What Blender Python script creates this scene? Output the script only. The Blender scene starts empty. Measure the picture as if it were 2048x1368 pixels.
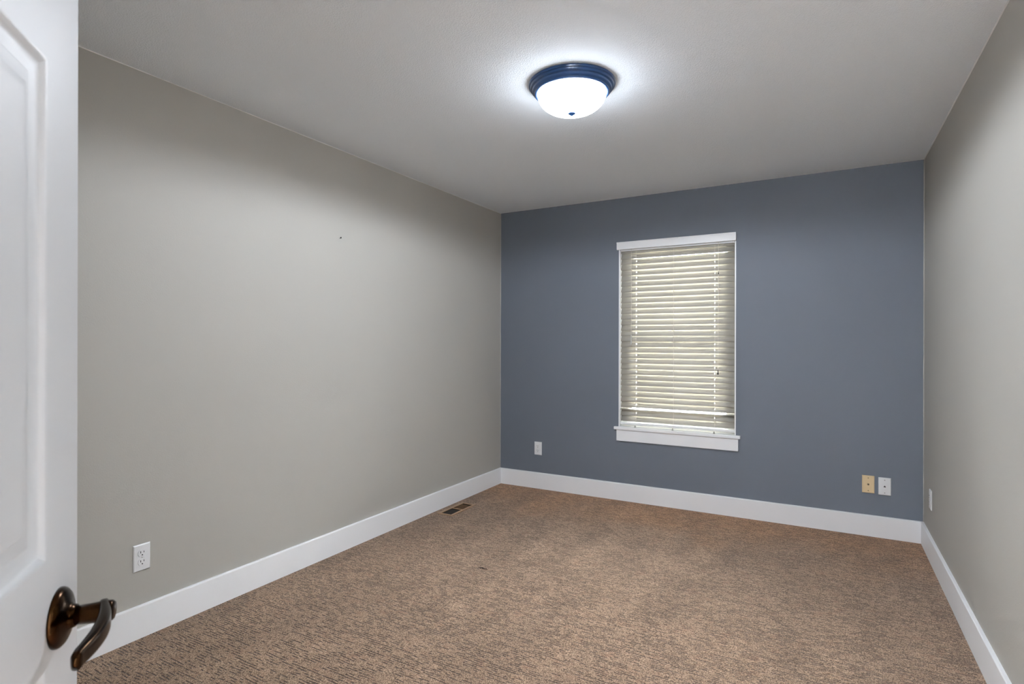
import bpy, bmesh, math, random
from mathutils import Vector, Matrix, Euler

random.seed(7)
sc = bpy.context.scene
COL = sc.collection

# ------------------------------------------------------------------ camera
# solved from the room's edges: level camera in the doorway, 84.7 deg wide
CAM_H = 1.2724
YAW = math.radians(29.255)
cam_d = bpy.data.cameras.new('camera')
cam = bpy.data.objects.new('camera', cam_d)
COL.objects.link(cam)
cam_d.sensor_width = 36.0
cam_d.lens = 1123.67 / 2048 * 36.0
cam_d.shift_y = (684.83 - 684.0) / 2048
cam_d.clip_start = 0.02
cam_d.dof.use_dof = True
cam_d.dof.focus_distance = 3.4
cam_d.dof.aperture_fstop = 9.0
Fv = Vector((-math.sin(YAW), math.cos(YAW), 0))
Rv = Vector((math.cos(YAW), math.sin(YAW), 0))
Uv = Vector((0, 0, 1))
roll = -0.00196
r2 = Rv * math.cos(roll) - Uv * math.sin(roll)
u2 = Uv * math.cos(roll) + Rv * math.sin(roll)
cam.matrix_world = Matrix(((r2.x, u2.x, -Fv.x, 0), (r2.y, u2.y, -Fv.y, 0), (r2.z, u2.z, -Fv.z, CAM_H), (0, 0, 0, 1)))
sc.camera = cam

# ------------------------------------------------------------------ light
sc.view_settings.view_transform = 'Standard'
sc.view_settings.look = 'None'
sc.view_settings.gamma = 1.0
sc.view_settings.use_curve_mapping = False
sc.view_settings.exposure = 0.60

LAMP = 21.0            # glowing glass bowl of the ceiling lamp
LAMP_W = 76.0         # light thrown down into the room by its bulbs
HALL_W = 1050.0
SUN_E = 130.0
SKY = 84.0
LAMP_COL = (0.90, 0.98, 1.09)
world = bpy.data.worlds.new('sky')
sc.world = world
world.use_nodes = True
wn = world.node_tree.nodes
wn['Background'].inputs[0].default_value = (0.92, 0.96, 1.0, 1)
wn['Background'].inputs[1].default_value = SKY

def sun(name, direction, strength, angle, color):
    d = bpy.data.lights.new(name, 'SUN')
    d.energy = strength; d.angle = math.radians(angle); d.color = color
    o = bpy.data.objects.new(name, d)
    o.rotation_euler = Vector(direction).to_track_quat('-Z', 'Y').to_euler()
    o.location = (-3, 9, 6)
    COL.objects.link(o)
# hazy daylight from outside, coming in from the left of the window
sun('sun', (0.62, -0.62, -0.36), SUN_E, 12, (1.0, 0.95, 0.84))
# added fill, out of view behind the camera, bounced off the hallway's far wall
hl = bpy.data.lights.new('hall_fill', 'AREA')
hl.energy = HALL_W; hl.shape = 'RECTANGLE'; hl.size = 1.1; hl.size_y = 0.25; hl.color = (0.90, 0.98, 1.09)
hlo = bpy.data.objects.new('hall_fill', hl); hlo.location = (-0.60, -0.62, 2.40)
hlo.rotation_euler = Vector((0, -0.62, -0.78)).to_track_quat('-Z', 'X').to_euler()
hlo.rotation_euler = (-math.atan2(0.62, 0.78), 0, 0)
COL.objects.link(hlo)

# ------------------------------------------------------------------ helpers
XL, XR, YB, YF, H = -2.581, 0.540, 4.395, -0.130, 2.44
BT, BH = 0.016, 0.1386            # baseboard thickness / height

def tag(o, label=None, cat=None, group=None, kind=None):
    if label: o['label'] = label
    if cat: o['category'] = cat
    if group: o['group'] = group
    if kind: o['kind'] = kind
    return o

def obj(name, bm, mat, parent=None, smooth=False, matrix=None):
    bmesh.ops.recalc_face_normals(bm, faces=bm.faces[:])
    me = bpy.data.meshes.new(name)
    bm.to_mesh(me); bm.free()
    if smooth:
        for p in me.polygons: p.use_smooth = True
    me.materials.append(mat)
    o = bpy.data.objects.new(name, me)
    COL.objects.link(o)
    if parent: o.parent = parent
    if matrix is not None: o.matrix_local = matrix
    return o

def thing(name, label, cat, loc, rotz=0.0, group=None, kind=None):
    o = bpy.data.objects.new(name, None)
    o.empty_display_size = 0.05
    o.location = loc; o.rotation_euler = (0, 0, rotz)
    COL.objects.link(o)
    return tag(o, label, cat, group, kind)

def box(bm, a, b, bev=0.0, seg=2):
    a = Vector(a); b = Vector(b)
    r = bmesh.ops.create_cube(bm, size=1.0)
    vs = r['verts']
    c = (a + b) / 2; s = b - a
    for v in vs:
        v.co = Vector((c.x + v.co.x * s.x, c.y + v.co.y * s.y, c.z + v.co.z * s.z))
    if bev > 0:
        es = list({e for v in vs for e in v.link_edges})
        bmesh.ops.bevel(bm, geom=es, offset=bev, segments=seg, affect='EDGES', profile=0.5)

def B(a, b, bev=0.0, seg=2):
    bm = bmesh.new(); box(bm, a, b, bev, seg); return bm

def lathe(bm, prof, n=64, cap_start=False, cap_end=False, axis='Z', center=(0, 0, 0)):
    rings = []
    cx, cy, cz = center
    for r, z in prof:
        ring = []
        if r < 1e-6:
            p = (cx, cy, cz + z) if axis == 'Z' else (cx, cy + z, cz)
            ring = [bm.verts.new(p)]
        else:
            for i in range(n):
                a = 2 * math.pi * i / n
                if axis == 'Z': p = (cx + r * math.cos(a), cy + r * math.sin(a), cz + z)
                else: p = (cx + r * math.cos(a), cy + z, cz + r * math.sin(a))
                ring.append(bm.verts.new(p))
        rings.append(ring)
    for a, b in zip(rings, rings[1:]):
        if len(a) == 1 and len(b) == 1: continue
        for i in range(n):
            j = (i + 1) % n
            if len(a) == 1: bm.faces.new((a[0], b[i], b[j]))
            elif len(b) == 1: bm.faces.new((a[i], b[0], a[j]))
            else: bm.faces.new((a[i], b[i], b[j], a[j]))
    if cap_start and len(rings[0]) > 1: bm.faces.new(rings[0])
    if cap_end and len(rings[-1]) > 1: bm.faces.new(rings[-1])

def tube(bm, pts, rad, n=10, squash=None, boxy=0):
    """tube through pts; rad a number or a list; squash: per-point (side, up) radii"""
    pts = [Vector(p) for p in pts]
    rings = []
    for i, p in enumerate(pts):
        t = (pts[min(i + 1, len(pts) - 1)] - pts[max(i - 1, 0)]).normalized()
        up = Vector((0, 0, 1)) if abs(t.z) < 0.95 else Vector((1, 0, 0))
        s = t.cross(up).normalized(); w = s.cross(t).normalized()
        if squash: rs, ru = squash[i]
        else: rs = ru = rad[i] if isinstance(rad, (list, tuple)) else rad
        ring = []
        for k in range(n):
            c_, s_ = math.cos(2 * math.pi * k / n), math.sin(2 * math.pi * k / n)
            if boxy:
                c_ = math.copysign(abs(c_) ** boxy, c_); s_ = math.copysign(abs(s_) ** boxy, s_)
            ring.append(bm.verts.new(p + s * rs * c_ + w * ru * s_))
        rings.append(ring)
    for a, b in zip(rings, rings[1:]):
        for i in range(n):
            j = (i + 1) % n
            bm.faces.new((a[i], b[i], b[j], a[j]))
    bm.faces.new(rings[0]); bm.faces.new(rings[-1])

def smooth_by_angle(o, ang=35):
    for p in o.data.polygons: p.use_smooth = True
    me = o.data
    bm = bmesh.new(); bm.from_mesh(me)
    for e in bm.edges:
        if len(e.link_faces) == 2 and e.calc_face_angle(0) > math.radians(ang): e.smooth = False
    bm.to_mesh(me); bm.free()
    return o

# ------------------------------------------------------------------ materials
class NT:
    def __init__(self, name):
        self.m = bpy.data.materials.new(name); self.m.use_nodes = True
        self.t = self.m.node_tree; self.n = self.t.nodes
        self.p = self.n['Principled BSDF']
    def node(self, typ, **kw):
        x = self.n.new(typ)
        for k, v in kw.items(): setattr(x, k, v)
        return x
    def link(self, a, b): self.t.links.new(a, b)
    def math(self, op, a, b=None, c=None, clamp=False):
        x = self.n.new('ShaderNodeMath'); x.operation = op; x.use_clamp = clamp
        for i, v in enumerate((a, b, c)):
            if v is None: continue
            if isinstance(v, (int, float)): x.inputs[i].default_value = v
            else: self.link(v, x.inputs[i])
        return x.outputs[0]
    def noise(self, vec, scale, detail=2.0, rough=0.5, dim='3D'):
        x = self.n.new('ShaderNodeTexNoise'); x.noise_dimensions = dim
        x.inputs['Scale'].default_value = scale; x.inputs['Detail'].default_value = detail
        x.inputs['Roughness'].default_value = rough
        if vec is not None: self.link(vec, x.inputs['Vector'])
        return x.outputs['Fac']
    def ramp(self, val, lo, hi, a=0.0, b=1.0):
        x = self.n.new('ShaderNodeMapRange'); x.interpolation_type = 'SMOOTHSTEP'
        self.link(val, x.inputs[0])
        for i, v in zip((1, 2, 3, 4), (lo, hi, a, b)): x.inputs[i].default_value = v
        return x.outputs[0]
    def mix(self, fac, a, b, mode='MIX'):
        x = self.n.new('ShaderNodeMix'); x.data_type = 'RGBA'; x.blend_type = mode
        if isinstance(fac, (int, float)): x.inputs[0].default_value = fac
        else: self.link(fac, x.inputs[0])
        for i, v in ((6, a), (7, b)):
            if isinstance(v, tuple): x.inputs[i].default_value = (*v, 1)
            else: self.link(v, x.inputs[i])
        return x.outputs[2]
    def bump(self, h, strength, dist):
        x = self.n.new('ShaderNodeBump'); x.inputs['Strength'].default_value = strength
        x.inputs['Distance'].default_value = dist
        self.link(h, x.inputs['Height']); self.link(x.outputs[0], self.p.inputs['Normal'])
        return x
    def coord(self, which='Object'):
        return self.n.new('ShaderNodeTexCoord').outputs[which]

def paint(name, col, rough=0.5, var=0.04, scale=6.0, bump=0.0, bscale=200, bdist=0.001, spec=0.5, metallic=0.0, coat=0.0):
    t = NT(name); c = t.coord()
    n = t.noise(c, scale, 3)
    lo = tuple(x * (1 - var) for x in col); hi = tuple(min(1, x * (1 + var)) for x in col)
    t.link(t.mix(n, lo, hi), t.p.inputs['Base Color'])
    t.p.inputs['Roughness'].default_value = rough
    t.p.inputs['Specular IOR Level'].default_value = spec
    t.p.inputs['Metallic'].default_value = metallic
    t.p.inputs['Coat Weight'].default_value = coat
    if bump > 0:
        t.bump(t.noise(c, bscale, 3, 0.55), bump, bdist)
    return t.m

WALL_GREY = paint('grey_wall_paint', (0.438, 0.420, 0.378), 0.62, 0.02, 1.3, 0.35, 170, 0.0012, 0.35)
WALL_BLUE = paint('slate_blue_wall_paint', (0.142, 0.160, 0.188), 0.55, 0.03, 1.5, 0.35, 170, 0.0012, 0.35)
TRIM = paint('white_trim_paint', (0.90, 0.90, 0.905), 0.38, 0.01, 4, 0.05, 60, 0.0005)
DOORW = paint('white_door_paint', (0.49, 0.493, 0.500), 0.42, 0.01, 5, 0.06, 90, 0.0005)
CAULK = paint('white_caulk', (0.80, 0.80, 0.79), 0.6, 0.02, 20)
VINYL = paint('white_window_vinyl', (0.82, 0.82, 0.82), 0.4, 0.01, 4)
PLATE = paint('white_plastic', (0.80, 0.80, 0.80), 0.35, 0.01, 30)
ALMOND = paint('almond_plastic', (0.76, 0.58, 0.34), 0.38, 0.03, 30)
SLOTM = paint('dark_slot', (0.012, 0.011, 0.010), 0.6, 0.1, 40)
STEEL = paint('screw_steel', (0.42, 0.41, 0.39), 0.35, 0.06, 80, metallic=0.9)
BRASS = paint('connector_brass', (0.34, 0.25, 0.14), 0.35, 0.08, 80, metallic=0.9)
NAVY = paint('navy_lamp_enamel', (0.016, 0.054, 0.150), 0.30, 0.10, 18, spec=0.5, coat=0.2)
BRONZE = paint('oil_rubbed_bronze', (0.024, 0.011, 0.004), 0.20, 0.3, 22, metallic=1.0)
REGM = paint('tan_register_metal', (0.36, 0.215, 0.115), 0.45, 0.06, 30)
REGD = paint('dark_duct', (0.030, 0.022, 0.016), 0.7, 0.2, 40)
NAILM = paint('dark_nail', (0.03, 0.03, 0.03), 0.4, 0.1, 90, metallic=0.7)
CORDM = paint('white_cord', (0.66, 0.63, 0.57), 0.7, 0.05, 120)
TASSELM = paint('dark_tassel', (0.030, 0.026, 0.022), 0.5, 0.1, 120)
TASSELW = paint('pale_tassel', (0.62, 0.61, 0.58), 0.35, 0.05, 120)
FLECKM = paint('dark_fleck', (0.035, 0.020, 0.015), 0.9, 0.2, 120)
EARTH = paint('pale_ground', (0.42, 0.39, 0.33), 0.9, 0.25, 2.0)

def ceiling_mat():
    t = NT('white_textured_ceiling'); c = t.coord()
    n = t.noise(c, 2.0, 2)
    t.link(t.mix(n, (0.870, 0.915, 0.960), (0.885, 0.93, 0.975)), t.p.inputs['Base Color'])
    t.p.inputs['Roughness'].default_value = 0.85
    t.p.inputs['Specular IOR Level'].default_value = 0.2
    a = t.ramp(t.noise(c, 170, 2, 0.5), 0.46, 0.62)
    b = t.noise(c, 260, 2, 0.5)
    h = t.math('ADD', a, t.math('MULTIPLY', b, 0.5))
    t.bump(h, 0.55, 0.0015)
    return t.m
CEIL = ceiling_mat()

def carpet_mat():
    t = NT('patterned_brown_carpet'); c = t.coord()
    s = t.node('ShaderNodeSeparateXYZ'); t.link(c, s.inputs[0])
    x, y = s.outputs[0], s.outputs[1]
    wob = t.math('MULTIPLY', t.math('SUBTRACT', t.noise(c, 9, 2), 0.5), 0.012)
    yy = t.math('DIVIDE', t.math('ADD', y, wob), 0.0120)
    row = t.math('FLOOR', yy)
    fr = t.math('SUBTRACT', yy, row)
    cmb = t.node('ShaderNodeCombineXYZ')
    t.link(t.math('MULTIPLY', x, 20.0), cmb.inputs[0])
    t.link(t.math('MULTIPLY', row, 7.137), cmb.inputs[1])
    dn = t.noise(cmb.outputs[0], 1.0, 2.0, 0.6)
    dens = t.math('MULTIPLY', t.math('SUBTRACT', t.noise(c, 5.0, 2), 0.5), 0.25)
    dash = t.ramp(t.math('ADD', dn, dens), 0.47, 0.55)
    prof = t.ramp(t.math('ABSOLUTE', t.math('SUBTRACT', fr, 0.5)), 0.05, 0.29, 1.0, 0.0)
    line = t.math('MULTIPLY', dash, prof)
    vo = t.node('ShaderNodeTexVoronoi'); vo.inputs['Scale'].default_value = 330
    t.link(c, vo.inputs['Vector'])
    rs = t.node('ShaderNodeSeparateColor'); t.link(vo.outputs['Color'], rs.inputs[0])
    tuft = t.ramp(vo.outputs['Distance'], 0.20, 0.85, 1.0, 0.40)
    grain = t.math('MULTIPLY', tuft, t.math('ADD', 0.25, t.math('MULTIPLY', rs.outputs[0], 0.75)))
    g = t.ramp(grain, 0.12, 0.80)
    line = t.math('MULTIPLY', line, t.math('SUBTRACT', 1.0, t.math('MULTIPLY', t.math('GREATER_THAN', rs.outputs[1], 0.85), 0.5)))
    base = t.mix(g, (0.130, 0.079, 0.049), (0.560, 0.382, 0.258))
    red = t.ramp(t.noise(c, 14, 3, 0.6), 0.52, 0.72)
    base = t.mix(t.math('MULTIPLY', red, 0.35), base, (0.270, 0.140, 0.088))
    # pile lying one way or the other: soft lighter and darker tracks
    mp = t.node('ShaderNodeMapping'); t.link(c, mp.inputs[0])
    mp.inputs['Rotation'].default_value = (0, 0, math.radians(28)); mp.inputs['Scale'].default_value = (4.2, 1.1, 1)
    tr = t.ramp(t.noise(mp.outputs[0], 1.0, 3, 0.55), 0.30, 0.70, 0.88, 1.10)
    blotch = t.ramp(t.noise(c, 7, 3, 0.6), 0.35, 0.65, 0.93, 1.06)
    # pile colour shifts to a warmer brown towards the window end
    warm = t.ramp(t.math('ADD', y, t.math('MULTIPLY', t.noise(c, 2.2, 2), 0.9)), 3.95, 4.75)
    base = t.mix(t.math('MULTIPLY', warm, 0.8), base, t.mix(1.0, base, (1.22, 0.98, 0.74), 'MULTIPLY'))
    sc_ = t.node('ShaderNodeVectorMath', operation='SCALE')
    t.link(base, sc_.inputs[0]); t.link(t.math('MULTIPLY', tr, blotch), sc_.inputs['Scale'])
    colr = t.mix(t.math('MULTIPLY', line, 0.96), sc_.outputs[0], (0.030, 0.019, 0.014))
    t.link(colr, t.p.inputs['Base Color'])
    t.p.inputs['Roughness'].default_value = 0.95
    t.p.inputs['Specular IOR Level'].default_value = 0.05
    t.p.inputs['Sheen Weight'].default_value = 0.15
    h = t.math('SUBTRACT', t.math('MULTIPLY', grain, 0.8), line)
    t.bump(h, 0.7, 0.004)
    return t.m
CARPET = carpet_mat()

def slat_mat():
    t = NT('cream_translucent_slat'); c = t.coord()
    n = t.noise(c, 12, 2)
    colr = t.mix(n, (0.365, 0.345, 0.300), (0.395, 0.375, 0.330))
    t.link(colr, t.p.inputs['Base Color']); t.p.inputs['Roughness'].default_value = 0.45
    tr = t.node('ShaderNodeBsdfTranslucent'); tr.inputs[0].default_value = (0.95, 0.86, 0.70, 1)
    mx = t.node('ShaderNodeMixShader'); mx.inputs[0].default_value = 0.06
    t.link(t.p.outputs[0], mx.inputs[1]); t.link(tr.outputs[0], mx.inputs[2])
    t.link(mx.outputs[0], t.n['Material Output'].inputs[0])
    return t.m
SLAT = slat_mat()

def glass_mat():
    t = NT('window_glass'); c = t.coord()
    t.link(t.ramp(t.noise(c, 3, 1), 0, 1, 0.0, 0.01), t.p.inputs['Roughness'])
    t.p.inputs['Base Color'].default_value = (1, 1, 1, 1)
    t.p.inputs['Transmission Weight'].default_value = 1.0
    t.p.inputs['IOR'].default_value = 1.45
    tr = t.node('ShaderNodeBsdfTransparent'); tr.inputs[0].default_value = (0.96, 0.98, 0.97, 1)
    gl = t.node('ShaderNodeBsdfGlossy'); gl.inputs['Roughness'].default_value = 0.0
    fr = t.node('ShaderNodeFresnel'); fr.inputs[0].default_value = 1.45
    mx = t.node('ShaderNodeMixShader')
    t.link(fr.outputs[0], mx.inputs[0]); t.link(tr.outputs[0], mx.inputs[1]); t.link(gl.outputs[0], mx.inputs[2])
    t.link(mx.outputs[0], t.n['Material Output'].inputs[0])
    return t.m
GLASS = glass_mat()

def glow_mat():
    t = NT('lit_frosted_glass'); c = t.coord()
    t.p.inputs['Base Color'].default_value = (0.9, 0.9, 0.9, 1)
    t.p.inputs['Roughness'].default_value = 0.3
    t.link(t.mix(t.noise(c, 8, 1), (0.90, 0.98, 1.08), (0.91, 0.985, 1.08)), t.p.inputs['Emission Color'])
    t.p.inputs['Emission Strength'].default_value = LAMP
    return t.m
GLOW = glow_mat()

# ------------------------------------------------------------------ the room shell
def struct(name, bm, mat, label=None, cat=None, parent=None, smooth=False):
    o = obj(name, bm, mat, parent, smooth)
    if parent is None: tag(o, label, cat, kind='structure')
    return o

# floor with a hole for the register's duct
RX0, RX1, RY0, RY1 = -2.5015, -2.4055, 3.385, 3.678
HY0 = -1.35
bm = bmesh.new()
def slab(bm, x0, x1, y0, y1, z0, z1): box(bm, (x0, y0, z0), (x1, y1, z1))
slab(bm, XL - 0.1, RX0, YF - 0.12, YB + 0.1, -0.1, 0)
slab(bm, RX1, XR + 0.1, YF - 0.12, YB + 0.1, -0.1, 0)
slab(bm, RX0, RX1, YF - 0.12, RY0, -0.1, 0)
slab(bm, RX0, RX1, RY1, YB + 0.1, -0.1, 0)
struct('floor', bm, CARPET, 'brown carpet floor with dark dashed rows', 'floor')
struct('floor_hall', B((-2.5, HY0, -0.1), (2.5, YF - 0.12, 0)), CARPET, 'carpet of the hallway behind the doorway', 'floor')
struct('ceiling', B((XL - 0.1, YF - 0.12, H), (XR + 0.1, YB + 0.1, H + 0.1)), CEIL, 'white textured ceiling', 'ceiling')
struct('ceiling_hall', B((-2.5, HY0, H), (2.5, YF - 0.12, H + 0.1)), CEIL, 'white ceiling of the hallway', 'ceiling')
struct('wall_left', B((XL - 0.1, YF - 0.12, 0), (XL, YB + 0.1, H)), WALL_GREY, 'long plain warm grey wall with one nail', 'wall')
struct('wall_right', B((XR, YF - 0.12, 0), (XR + 0.1, YB + 0.1, H)), WALL_GREY, 'warm grey wall right of the slate blue wall', 'wall')
# window opening
WX0, WX1, WZ0, WZ1 = -1.470, -0.580, 0.571, 2.062
bm = bmesh.new()
WT = 0.14
box(bm, (XL, YB, 0), (WX0, YB + WT, H)); box(bm, (WX1, YB, 0), (XR, YB + WT, H))
box(bm, (WX0, YB, 0), (WX1, YB + WT, WZ0)); box(bm, (WX0, YB, WZ1), (WX1, YB + WT, H))
struct('wall_back', bm, WALL_BLUE, 'slate blue accent wall around the window', 'wall')
# front wall with the doorway the camera stands in
DX0, DX1, DH = -0.316, 0.402, 2.045
bm = bmesh.new()
box(bm, (XL, YF - 0.12, 0), (DX0 - 0.018, YF, H)); box(bm, (DX1 + 0.018, YF - 0.12, 0), (2.6, YF, H))
box(bm, (DX0 - 0.018, YF - 0.12, DH + 0.018), (DX1 + 0.018, YF, H))
struct('wall_front', bm, WALL_GREY, 'warm grey wall with the doorway', 'wall')
bm = bmesh.new()
box(bm, (-2.6, HY0 - 0.1, 0), (2.6, HY0, H)); box(bm, (-2.6, HY0, 0), (-2.5, YF - 0.12, H)); box(bm, (2.5, HY0, 0), (2.6, YF - 0.12, H))
struct('wall_hall', bm, TRIM, 'white walls of the hallway', 'wall')  # unseen; made white and shallow to bounce the added fill into the room
# door jamb and casing
bm = bmesh.new()
box(bm, (DX0 - 0.018, YF - 0.12, 0), (DX0, YF, DH), 0.001); box(bm, (DX1, YF - 0.12, 0), (DX1 + 0.018, YF, DH), 0.001)
box(bm, (DX0 - 0.018, YF - 0.12, DH), (DX1 + 0.018, YF, DH + 0.018), 0.001)
for y0, y1 in ((YF, YF + 0.016), (YF - 0.136, YF - 0.12)):
    box(bm, (DX0 - 0.084, y0, 0), (DX0 - 0.006, y1, DH + 0.084), 0.003)
    box(bm, (DX1 + 0.006, y0, 0), (DX1 + 0.084, y1, DH + 0.084), 0.003)
    box(bm, (DX0 - 0.006, y0, DH + 0.006), (DX1 + 0.006, y1, DH + 0.084), 0.003)
struct('trim_1', bm, TRIM, 'white casing and jamb of the doorway', 'trim')

# baseboards: square-edged boards with an eased top
def base_prof(bm, p0, p1, inward):
    """board from p0 to p1 along the wall, inward = unit vector into the room"""
    p0 = Vector((*p0, 0)); p1 = Vector((*p1, 0)); n = Vector((*inward, 0))
    prof = [(0, -0.004), (BT, -0.004), (BT, BH - 0.004), (BT - 0.0014, BH - 0.0012), (BT - 0.004, BH), (0, BH)]
    a = [bm.verts.new(p0 + n * d + Vector((0, 0, z))) for d, z in prof]
    b = [bm.verts.new(p1 + n * d + Vector((0, 0, z))) for d, z in prof]
    k = len(prof)
    for i in range(k):
        j = (i + 1) % k
        bm.faces.new((a[i], a[j], b[j], b[i]))
    bm.faces.new(a); bm.faces.new(b[::-1])
bm = bmesh.new(); base_prof(bm, (XL, YF), (XL, YB), (1, 0))
struct('baseboard_left', bm, TRIM, 'tall white baseboard under the long grey wall', 'baseboard')
bm = bmesh.new(); base_prof(bm, (XL + BT, YB), (XR - BT, YB), (0, -1))
struct('baseboard_back', bm, TRIM, 'tall white baseboard under the slate blue wall', 'baseboard')
bm = bmesh.new(); base_prof(bm, (XR, YF), (XR, YB), (-1, 0))
struct('baseboard_right', bm, TRIM, 'tall white baseboard under the grey wall right of the blue wall', 'baseboard')
bm = bmesh.new(); base_prof(bm, (XL + BT, YF), (DX0 - 0.084, YF), (0, 1))
base_prof(bm, (DX1 + 0.084, YF), (XR - BT, YF), (0, 1))
struct('baseboard_front', bm, TRIM, 'white baseboard beside the doorway', 'baseboard')
# caulk beads where the paint colours meet
def bead(p0, p1, r, name, label, mat=CAULK):
    bm = bmesh.new(); n = 24; a = Vector(p0); b = Vector(p1)
    pts = [a.lerp(b, i / n) for i in range(n + 1)]
    tube(bm, pts, [r * random.uniform(0.75, 1.2) for _ in pts], 8)
    o = struct(name, bm, mat, label, 'trim', smooth=True)
bead((XR, YF, H), (XR, YB, H), 0.0045, 'trim_2', 'pale caulk line between ceiling and the wall right of the blue wall')
bead((XL, YF, H), (XL, YB, H), 0.003, 'trim_3', 'pale caulk line between ceiling and the long grey wall')
bead((XR, YB, BH), (XR, YB, H), 0.004, 'trim_4', 'grey caulk line down the corner right of the blue wall', WALL_GREY)
bead((XL, YB, BH), (XL, YB, H), 0.004, 'trim_5', 'grey caulk line down the corner left of the blue wall', WALL_GREY)

# ------------------------------------------------------------------ window
wx = (WX0 + WX1) / 2
win = thing('window_1', 'white window behind the closed blind in the slate blue wall', 'window', (wx, YB, 0.595), kind='structure')
def loc(x0, x1, y0, y1, z0, z1): return (x0 - wx, y0, z0 - 0.595), (x1 - wx, y1, z1 - 0.595)
JT = 0.009
bm = bmesh.new()
box(bm, *loc(WX0, WX0 + JT, -0.002, 0.10, 0.595, WZ1), 0.001); box(bm, *loc(WX1 - JT, WX1, -0.002, 0.10, 0.595, WZ1), 0.001)
box(bm, *loc(WX0 + JT, WX1 - JT, -0.002, 0.10, WZ1 - JT, WZ1), 0.001)
obj('jamb', bm, TRIM, win)
bm = bmesh.new()
F0 = 0.040
box(bm, *loc(WX0 + JT, WX0 + JT + F0, 0.085, 0.138, 0.595, WZ1 - JT), 0.002)
box(bm, *loc(WX1 - JT - F0, WX1 - JT, 0.085, 0.138, 0.595, WZ1 - JT), 0.002)
box(bm, *loc(WX0 + JT + F0, WX1 - JT - F0, 0.085, 0.138, 0.595, 0.595 + F0), 0.002)
box(bm, *loc(WX0 + JT + F0, WX1 - JT - F0, 0.085, 0.138, WZ1 - JT - F0, WZ1 - JT), 0.002)
obj('window_frame', bm, VINYL, win)
gx0, gx1 = WX0 + JT + F0, WX1 - JT - F0
for nm, z0, z1, yy0 in (('sash', 0.636, 1.325, 0.095), ('sash', 1.300, WZ1 - JT - F0 - 0.001, 0.114)):
    bm = bmesh.new(); w = 0.032
    box(bm, *loc(gx0, gx0 + w, yy0, yy0 + 0.018, z0, z1), 0.002); box(bm, *loc(gx1 - w, gx1, yy0, yy0 + 0.018, z0, z1), 0.002)
    box(bm, *loc(gx0 + w, gx1 - w, yy0, yy0 + 0.018, z0, z0 + w), 0.002); box(bm, *loc(gx0 + w, gx1 - w, yy0, yy0 + 0.018, z1 - w, z1), 0.002)
    s = obj(nm, bm, VINYL, win)
    obj('pane', B(*loc(gx0 + w - 0.004, gx1 - w + 0.004, yy0 + 0.007, yy0 + 0.011, z0 + w - 0.004, z1 - w + 0.004)), GLASS, s)
obj('stool', B(*loc(-1.503, -0.547, -0.026, 0.0, 0.571, 0.595), 0.003), TRIM, win)
obj('sill', B(*loc(WX0 + 0.0005, WX1 - 0.0005, -0.002, 0.138, 0.5715, 0.595), 0.001), TRIM, win)
obj('apron', B(*loc(-1.483, -0.5625, -0.017, 0.0, 0.481, 0.571), 0.0015), TRIM, win)

# outside: pale ground and a light fence some way off, seen only as brightness between the slats
struct('ground', B((-14, YB + 0.5, -0.9), (14, 26, -0.8)), EARTH, 'pale ground outside the window', 'ground')

# ------------------------------------------------------------------ blind
blind = thing('venetian_blind', 'cream venetian blind with tilted shut slats hanging in the window', 'blind', (wx, YB, 0.595))
SX0, SX1 = WX0 + JT + 0.003 - wx, WX1 - JT - 0.003 - wx
SY = 0.030
PITCH = 0.0441
LAD = [-1.332 - wx, -1.036 - wx, -0.732 - wx]
def slat_bm(width=0.050, hole=0.0010):
    """curved slat, local: x along, profile in y (room = -y) before tilting, with cord slots at the ladders"""
    bm = bmesh.new()
    xs = [SX0]
    for l in LAD: xs += [l - hole, l + hole]
    xs += [SX1]
    n = 10
    prof = []
    for i in range(n + 1):
        t = i / n * 2 - 1
        prof.append((t * width / 2, 0.0028 * (1 - t * t)))
    grid = [[bm.verts.new((x, p[0], p[1])) for p in prof] for x in xs]
    hc = {1, 5}
    for i in range(len(xs) - 1):
        for j in range(n):
            if i in hc and 4 <= j <= 5: continue
            bm.faces.new((grid[i][j], grid[i + 1][j], grid[i + 1][j + 1], grid[i][j + 1]))
    return bm
slat0 = None
def place_slat(zc, tilt, yoff=0.0, twist=0.0):
    global slat0
    if slat0 is None:
        o = obj('slat', slat_bm(), SLAT, blind, smooth=True)
        m = o.modifiers.new('thick', 'SOLIDIFY'); m.thickness = 0.0026; m.offset = 0
        slat0 = o
    else:
        o = slat0.copy(); COL.objects.link(o); o.parent = blind
    o.location = (0, SY + yoff, zc - 0.595)
    o.rotation_euler = (tilt, twist, 0)
    return o
TILT = math.radians(66.5)     # room-side edge hangs down
half = 0.025 * math.sin(TILT)
# lower edges of the slats as read on the wall plane, moved to the slats' own depth
for k in range(-1, 29):
    zb = 1.988 - PITCH * k
    zb = CAM_H + (zb - CAM_H) * (YB + SY - 0.01) / YB
    place_slat(zb + half, TILT + math.radians(random.uniform(-0.5, 0.7)), random.uniform(-0.0012, 0.0012), math.radians(random.uniform(-0.06, 0.06)))
place_slat(0.7365, math.radians(6))
for zb in (0.684, 0.640):
    place_slat(zb + half, TILT + math.radians(random.uniform(-1, 3)))
obj('bottom_rail', B((SX0, SY - 0.025, 0.613 - 0.595), (SX1, SY + 0.025, 0.631 - 0.595), 0.003), VINYL, blind)
obj('headrail', B((SX0, 0.004, 2.010 - 0.595), (SX1, 0.058, 2.052 - 0.595), 0.002), VINYL, blind)
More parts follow.
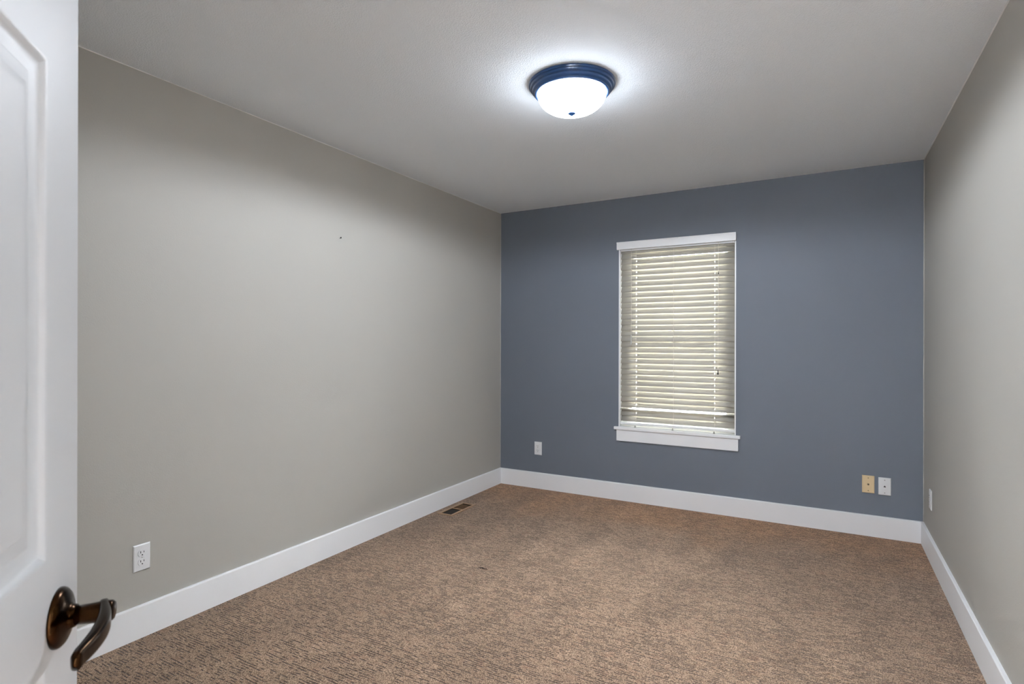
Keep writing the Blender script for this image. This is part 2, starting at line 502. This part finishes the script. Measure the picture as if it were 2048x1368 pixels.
# valance: front board with a small lip and two returns to the wall
bm = bmesh.new()
vz0, vz1 = 2.021 - 0.595, 2.081 - 0.595
box(bm, (-1.482 - wx, -0.024, vz0), (-0.5785 - wx, -0.014, vz1), 0.0018)
box(bm, (-1.482 - wx, -0.027, vz1 - 0.008), (-0.5785 - wx, -0.0235, vz1), 0.001)
box(bm, (-1.482 - wx, -0.014, vz0), (-1.474 - wx, 0.0, vz1), 0.001)
box(bm, (-0.5865 - wx, -0.014, vz0), (-0.5785 - wx, 0.0, vz1), 0.001)
obj('valance', bm, TRIM, blind)
# ladders: two strings with a rung under each slat
for l in LAD:
    bm = bmesh.new()
    for dy in (-0.0135, 0.0135):
        for dx in (-0.0022, 0.0022):
            tube(bm, [(l + dx, SY + dy, 0.631 - 0.595), (l + dx, SY + dy, 2.012 - 0.595)], 0.0006, 6)
    obj('ladder_cord', bm, CORDM, blind)
# small grey cones on the stool, one below each ladder cord
for l in LAD:
    bm = bmesh.new(); lathe(bm, [(0.0, 0.016), (0.004, 0.016), (0.006, 0.006), (0.0085, 0.0), (0.0, 0.0)], 16, center=(l, -0.006, 0.0005))
    obj('stool_cone', bm, STEEL, blind, smooth=True)
def pull(x, z_end, y, mat, r=0.0008, tas=0.034, tr=0.0065, name='lift_cord'):
    bm = bmesh.new(); tube(bm, [(x, y, z_end + tas * 0.7 - 0.595), (x + 0.001, y, 1.5 - 0.595), (x, y, 2.03 - 0.595)], r, 6)
    c = obj(name, bm, CORDM, blind)
    bm = bmesh.new()
    lathe(bm, [(0, tas), (tr * 0.45, tas), (tr * 0.55, tas * 0.45), (tr, tas * 0.3), (tr, 0), (0, 0)], 18, center=(x, y, z_end - 0.595))
    obj('tassel', bm, mat, c, smooth=False)
YC = -0.010
pull(-0.704 - wx, 1.037, YC, TASSELM)
pull(-0.701 - wx, 1.782, YC, TASSELM, tas=0.020, tr=0.0042)
pull(-1.366 - wx, 1.256, YC, TASSELW, tas=0.080, tr=0.0040, name='tilt_cord')
pull(-1.360 - wx, 1.262, YC - 0.006, TASSELW, tas=0.070, tr=0.0034, name='tilt_cord')

# ------------------------------------------------------------------ ceiling lamp
lamp = thing('ceiling_light', 'round flush ceiling lamp with navy rim and lit white glass bowl', 'ceiling light', (-1.006, 2.344, H))
bm = bmesh.new()
pan = [(0, 0), (0.190, 0), (0.1945, -0.003), (0.1955, -0.008), (0.1935, -0.013), (0.1885, -0.015), (0.1875, -0.017),
       (0.1860, -0.024), (0.1800, -0.0275), (0.1785, -0.029), (0.1770, -0.037), (0.1700, -0.0425), (0.1685, -0.044),
       (0.1675, -0.048), (0.1635, -0.0512), (0.1590, -0.0518), (0.1552, -0.0502), (0.1545, -0.047), (0, -0.047)]
pan = [(r, z * 0.94) for r, z in pan]
lathe(bm, pan, 128)
rim = obj('rim', bm, NAVY, lamp); smooth_by_angle(rim, 28)
bm = bmesh.new()
R0, D, BZ = 0.1540, 0.0860, -0.0470
prof = []
for i in range(25):
    t = i / 24 * math.pi / 2
    prof.append((R0 * math.cos(t) ** 0.82 if i < 24 else 0.0, BZ - D * math.sin(t)))
lathe(bm, prof, 96)
obj('glass_bowl', bm, GLOW, lamp, smooth=True)
bm = bmesh.new()
lathe(bm, [(0, 0.004), (0.0150, 0.003), (0.0172, 0.000), (0.0170, -0.0025), (0.0130, -0.0050), (0.0090, -0.0065), (0.0070, -0.0095), (0.0035, -0.0118), (0, -0.0122)], 32, center=(0, 0, BZ - D))
obj('finial', bm, NAVY, lamp, smooth=True)

ld = bpy.data.lights.new('lamp_bulbs', 'SPOT')
ld.energy = LAMP_W; ld.spot_size = math.radians(180); ld.spot_blend = 0.20; ld.shadow_soft_size = 0.11
ld.color = LAMP_COL
lo = bpy.data.objects.new('lamp_bulbs', ld); lo.parent = lamp; lo.location = (0, 0, -0.165)
COL.objects.link(lo)

# ------------------------------------------------------------------ wall plates and outlets (local: front = -y, z up)
def plate_bm(w=0.070, h=0.1145, d=0.0060):
    bm = bmesh.new()
    a = [(-w / 2, 0, -h / 2), (w / 2, 0, -h / 2), (w / 2, 0, h / 2), (-w / 2, 0, h / 2)]
    rings = []
    for inset, y in ((0, 0), (0, -0.0022), (0.0012, -0.0038), (0.0042, -d)):
        rings.append([bm.verts.new((x - math.copysign(inset, x), y, z - math.copysign(inset, z))) for x, _, z in a])
    for p, q in zip(rings, rings[1:]):
        for i in range(4):
            j = (i + 1) % 4
            bm.faces.new((p[i], p[j], q[j], q[i]))
    bm.faces.new(rings[0]); bm.faces.new(rings[-1])
    return bm
def disc_bm(r, y0, y1, cx=0, cz=0, n=24, flat=None):
    bm = bmesh.new(); top = []; bot = []
    for i in range(n):
        a = 2 * math.pi * i / n
        x = r * math.cos(a); z = r * math.sin(a)
        if flat: z = max(-flat, min(flat, z))
        bot.append(bm.verts.new((cx + x, y0, cz + z))); top.append(bm.verts.new((cx + x * 0.97, y1, cz + z * 0.97)))
    for i in range(n):
        j = (i + 1) % n
        bm.faces.new((bot[i], bot[j], top[j], top[i]))
    bm.faces.new(top); bm.faces.new(bot)
    return bm
def screw(parent, z, y, mat=STEEL, r=0.0034):
    s = obj('screw', disc_bm(r, y, y - 0.0012, 0, z, 16), mat, parent)
    obj('screw_slot', B((-r * 0.8, y - 0.0016, z - 0.0005), (r * 0.8, y - 0.0011, z + 0.0005)), SLOTM, s)

def make_outlet(label, location, rotz):
    t = thing('electrical_outlet', label, 'outlet', location, rotz, 'white duplex outlets')
    obj('cover_plate', plate_bm(), PLATE, t)
    for z in (0.0193, -0.0193):
        rc = obj('receptacle', disc_bm(0.0172, -0.0055, -0.0082, 0, z, 40, 0.0142), PLATE, t)
        obj('slot', B((-0.0078, -0.0087, z + 0.0002), (-0.0054, -0.0080, z + 0.0092)), SLOTM, rc)
        obj('slot', B((0.0054, -0.0087, z + 0.0010), (0.0076, -0.0080, z + 0.0084)), SLOTM, rc)
        obj('ground_hole', disc_bm(0.0027, -0.0080, -0.0087, 0, z - 0.0075, 14), SLOTM, rc)
    screw(t, 0.0, -0.0058, PLATE)
    return t
def copy_tree(o, parent=None):
    c = o.copy(); COL.objects.link(c); c.parent = parent
    for ch in [x for x in bpy.data.objects if x.parent == o]: copy_tree(ch, c)
    return c
out = make_outlet('white outlet on the long grey wall, nearest the door handle', (XL, 1.3355, 0.342), math.radians(90))
o2 = copy_tree(out); o2.location = (-2.1975, YB, 0.3475); o2.rotation_euler = (0, 0, 0)
o2['label'] = 'small white outlet on the slate blue wall, left of the window'
o3 = copy_tree(out); o3.location = (XR, 4.110, 0.3475); o3.rotation_euler = (0, 0, math.radians(-90))
o3['label'] = 'white outlet on the grey wall just right of the blue wall corner'

t = thing('cable_plate', 'almond yellow cable jack plate low on the slate blue wall', 'wall plate', (0.241, YB, 0.340))
obj('cover_plate', plate_bm(), ALMOND, t)
screw(t, 0.0415, -0.006, BRASS); screw(t, -0.0415, -0.006, BRASS)
bm = bmesh.new()
lathe(bm, [(0.0, -0.0055), (0.0072, -0.0055), (0.0072, -0.0085), (0.0056, -0.009), (0.0056, -0.0145), (0.0045, -0.015), (0.0038, -0.0146), (0, -0.0120)], 6, axis='Y')
con = obj('coaxial_connector', bm, BRASS, t)
obj('socket_hole', disc_bm(0.0034, -0.0140, -0.0153, 0, 0, 16), SLOTM, con)
t = thing('telephone_plate', 'white telephone jack plate beside the almond plate on the blue wall', 'wall plate', (0.332, YB, 0.336))
obj('cover_plate', plate_bm(), PLATE, t)
screw(t, 0.0415, -0.006, STEEL); screw(t, -0.0415, -0.006, STEEL)
bm = bmesh.new()
hs = [(-0.0058, -0.0050), (0.0058, -0.0050), (0.0058, 0.0010), (0.0030, 0.0010), (0.0030, 0.0040), (0.0015, 0.0040), (0.0015, 0.0062), (-0.0015, 0.0062), (-0.0015, 0.0040), (-0.0030, 0.0040), (-0.0030, 0.0010), (-0.0058, 0.0010)]
fa = [bm.verts.new((x, -0.0056, z)) for x, z in hs]; fb = [bm.verts.new((x, -0.0066, z)) for x, z in hs]
bm.faces.new(fa); bm.faces.new(fb)
for i in range(len(hs)):
    j = (i + 1) % len(hs); bm.faces.new((fa[i], fa[j], fb[j], fb[i]))
obj('telephone_jack', bm, SLOTM, t)

# nail in the long wall
n_ = thing('nail', 'tiny dark nail sticking out of the long grey wall', 'nail', (XL, 2.466, 1.903))
bm = bmesh.new(); lathe(bm, [(0.0016, -0.010), (0.0016, 0.008), (0.0045, 0.0085), (0.0045, 0.010), (0, 0.0105)], 14, axis='Y', cap_start=True)
for v in bm.verts: v.co = Vector((v.co.y, -v.co.x, v.co.z + v.co.y * 0.3))
obj('shank', bm, NAILM, n_)

# ------------------------------------------------------------------ floor register
RC = ((RX0 + RX1) / 2, (RY0 + RY1) / 2)
reg = thing('floor_register', 'tan metal heating register set in the carpet by the baseboard', 'floor vent', (RC[0], RC[1], 0))
OX, OY = 0.0650, 0.1640; IX, IY = 0.0435, 0.1430
bm = bmesh.new()
def flange(bm, x0, x1, y0, y1): box(bm, (x0, y0, 0.0), (x1, y1, 0.0055), 0.0018)
flange(bm, -OX, -IX, -OY, OY); flange(bm, IX, OX, -OY, OY)
flange(bm, -IX, IX, -OY, -IY); flange(bm, -IX, IX, IY, OY); flange(bm, -IX, IX, -0.006, 0.006)
obj('frame', bm, REGM, reg)
bm = bmesh.new()
box(bm, (-0.0475, -0.146, -0.0985), (0.0475, 0.146, -0.080))
box(bm, (-0.0475, -0.146, -0.080), (-0.0445, 0.146, -0.001)); box(bm, (0.0445, -0.146, -0.080), (0.0475, 0.146, -0.001))
box(bm, (-0.0445, -0.146, -0.080), (0.0445, -0.144, -0.001)); box(bm, (-0.0445, 0.144, -0.080), (0.0445, 0.146, -0.001))
obj('duct', bm, REGD, reg)
# two banks of louvers leaning opposite ways: one shows its gaps, the other its faces
for nm, y0, y1, lean in (('louvers', -0.139, -0.010, -50), ('louvers', 0.010, 0.139, 66)):
    bm = bmesh.new(); k = 12
    for i in range(k):
        yc = y0 + (y1 - y0) * (i + 0.5) / k
        r = bmesh.ops.create_cube(bm, size=1.0)
        M = Matrix.Translation((0, yc, -0.0045)) @ Matrix.Rotation(math.radians(lean), 4, 'X') @ Matrix.Diagonal((2 * IX, 0.0011, 0.013 if lean < 0 else 0.0155, 1))
        bmesh.ops.transform(bm, matrix=M, verts=r['verts'])
    obj(nm, bm, REGM if lean > 0 else REGD, reg)  # near bank coloured dark to stand in for shade between its blades

# dark fleck on the carpet
fl = thing('carpet_fleck', 'small dark fleck lying on the open carpet', 'fleck', (-1.686, 2.677, 0))
bm = bmesh.new()
for k in range(9):
    x = -0.024 + 0.0052 * k; y = random.uniform(-0.004, 0.004)
    pts = [(x + 0.0042 * i + random.uniform(-0.0015, 0.0015), y + random.uniform(-0.003, 0.003), 0.0012 + 0.0022 * math.sin(i / 3 * math.pi)) for i in range(4)]
    tube(bm, pts, random.uniform(0.0011, 0.0020), 7)
obj('fibre', bm, FLECKM, fl, smooth=True)

# ------------------------------------------------------------------ open door (panelled), local: x along the door from hinge, -y = visible face, z up
d = Vector((-0.7653, 0.6437, 0))
EDGE = Vector((-0.8377, 0.3561, 0))
DW, DT, DHT = 0.711, 0.035, 2.03
hinge = EDGE - d * DW
ang = math.atan2(d.y, d.x)        # local +x -> d ; local +y -> rotated 90 ccw = away from the camera side
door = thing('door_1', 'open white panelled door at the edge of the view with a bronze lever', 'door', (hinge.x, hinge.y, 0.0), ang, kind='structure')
def prof_depth():
    # distance in from the panel opening's edge -> depth below the face
    return [(0.0, 0.0), (0.0022, 0.0006), (0.0050, 0.0020), (0.0080, 0.0048), (0.0110, 0.0066), (0.0180, 0.0078), (0.0255, 0.0096), (0.0272, 0.0084), (0.0340, 0.0086), (0.0415, 0.0088), (0.0465, 0.0030), (0.0530, 0.0022), (0.0560, 0.0022)]
ST = 0.0905
MU = 0.095
px = [(ST, (DW - MU) / 2), ((DW + MU) / 2, DW - ST)]
pz = [(0.245, 0.905), (1.022, 1.5915), (1.700, 1.925)]
xs = [0, px[0][0], px[0][1], px[1][0], px[1][1], DW]
zs = [0.008, pz[0][0], pz[0][1], pz[1][0], pz[1][1], pz[2][0], pz[2][1], DHT]
def face(bm, side):
    """side -1: camera face at y=0 ; +1: back face at y=DT"""
    def P(x, z, dep): return bm.verts.new((x, dep if side < 0 else DT - dep, z))
    for i in range(5):
        for j in range(7):
            x0, x1, z0, z1 = xs[i], xs[i + 1], zs[j], zs[j + 1]
            if i in (1, 3) and j in (1, 3, 5):
                prev = None
                for ins, dep in prof_depth():
                    ring = [P(x0 + ins, z0 + ins, dep), P(x1 - ins, z0 + ins, dep), P(x1 - ins, z1 - ins, dep), P(x0 + ins, z1 - ins, dep)]
                    if prev:
                        for a in range(4):
                            b = (a + 1) % 4
                            bm.faces.new((prev[a], prev[b], ring[b], ring[a]))
                    prev = ring
                bm.faces.new(prev)
            else:
                bm.faces.new((P(x0, z0, 0), P(x1, z0, 0), P(x1, z1, 0), P(x0, z1, 0)))
bm = bmesh.new()
face(bm, -1); face(bm, 1)
# eased edges all round
e = 0.0
for (xa, za, xb, zb) in ((0, 0.008, DW, 0.008), (DW, 0.008, DW, DHT), (DW, DHT, 0, DHT), (0, DHT, 0, 0.008)):
    q = [bm.verts.new((xa, 0, za)), bm.verts.new((xb, 0, zb)), bm.verts.new((xb, DT, zb)), bm.verts.new((xa, DT, za))]
    bm.faces.new(q)
bmesh.ops.remove_doubles(bm, verts=bm.verts[:], dist=0.0001)
bmesh.ops.recalc_face_normals(bm, faces=bm.faces[:])
es = [x for x in bm.edges if abs(x.verts[0].co.x - DW) < 1e-5 and abs(x.verts[1].co.x - DW) < 1e-5 and len(x.link_faces) == 2 and x.calc_face_angle(0) > 1.0]
bmesh.ops.bevel(bm, geom=es, offset=0.0022, segments=3, affect='EDGES', profile=0.5)
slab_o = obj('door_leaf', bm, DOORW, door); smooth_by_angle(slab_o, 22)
# hinges
for z in (0.22, 1.05, 1.82):
    bm = bmesh.new(); tube(bm, [(-0.002, DT + 0.006, z), (-0.002, DT + 0.006, z + 0.089)], 0.006, 14)
    box(bm, (-0.0008, DT - 0.032, z), (0.0, DT + 0.004, z + 0.089))
    obj('hinge', bm, BRONZE, door)
# lever handle
HX, HZ = DW - 0.0600, 0.946
hd = bpy.data.objects.new('door_handle', None); COL.objects.link(hd); hd.parent = door; hd.location = (HX, 0, HZ)
bm = bmesh.new()
lathe(bm, [(0, 0.001), (0.0345, 0.001), (0.0345, -0.002), (0.0335, -0.0045), (0.0300, -0.0075), (0.0240, -0.0100), (0.0165, -0.0118), (0.0135, -0.0145), (0.0125, -0.018), (0, -0.018)], 56, axis='Y')
obj('rosette', bm, BRONZE, hd, smooth=True)
bm = bmesh.new()
lathe(bm, [(0, -0.012), (0.0110, -0.012), (0.0112, -0.030), (0.0120, -0.040), (0.0126, -0.047), (0.0122, -0.0535), (0.0100, -0.0560), (0, -0.0562)], 40, axis='Y')
obj('neck', bm, BRONZE, hd, smooth=True)
bm = bmesh.new()
pts = []; sq = []
for i in range(25):
    t = i / 24
    pts.append((0.006 - 0.124 * t, -0.0440 - 0.0125 * math.sin(min(1, t * 1.12) ** 0.9 * math.pi * 0.78), 0.0005 - 0.0035 * t * t))
    hgt = 0.0126 - 0.0034 * t
    th = 0.0056 + 0.0018 * math.sin(min(1, t * 1.05) ** 1.1 * math.pi) - 0.0008 * t
    k = 1.0 if t < 0.95 else math.sqrt(max(0.05, 1 - ((t - 0.95) / 0.0515) ** 2))
    sq.append((th * k, hgt * k))
tube(bm, pts, 0, 28, sq, 0.6)
obj('lever', bm, BRONZE, hd, smooth=True)
obj('latch_plate', B((DW - 0.0002, DT / 2 - 0.0127, HZ - 0.028), (DW + 0.001, DT / 2 + 0.0127, HZ + 0.028)), BRONZE, door)
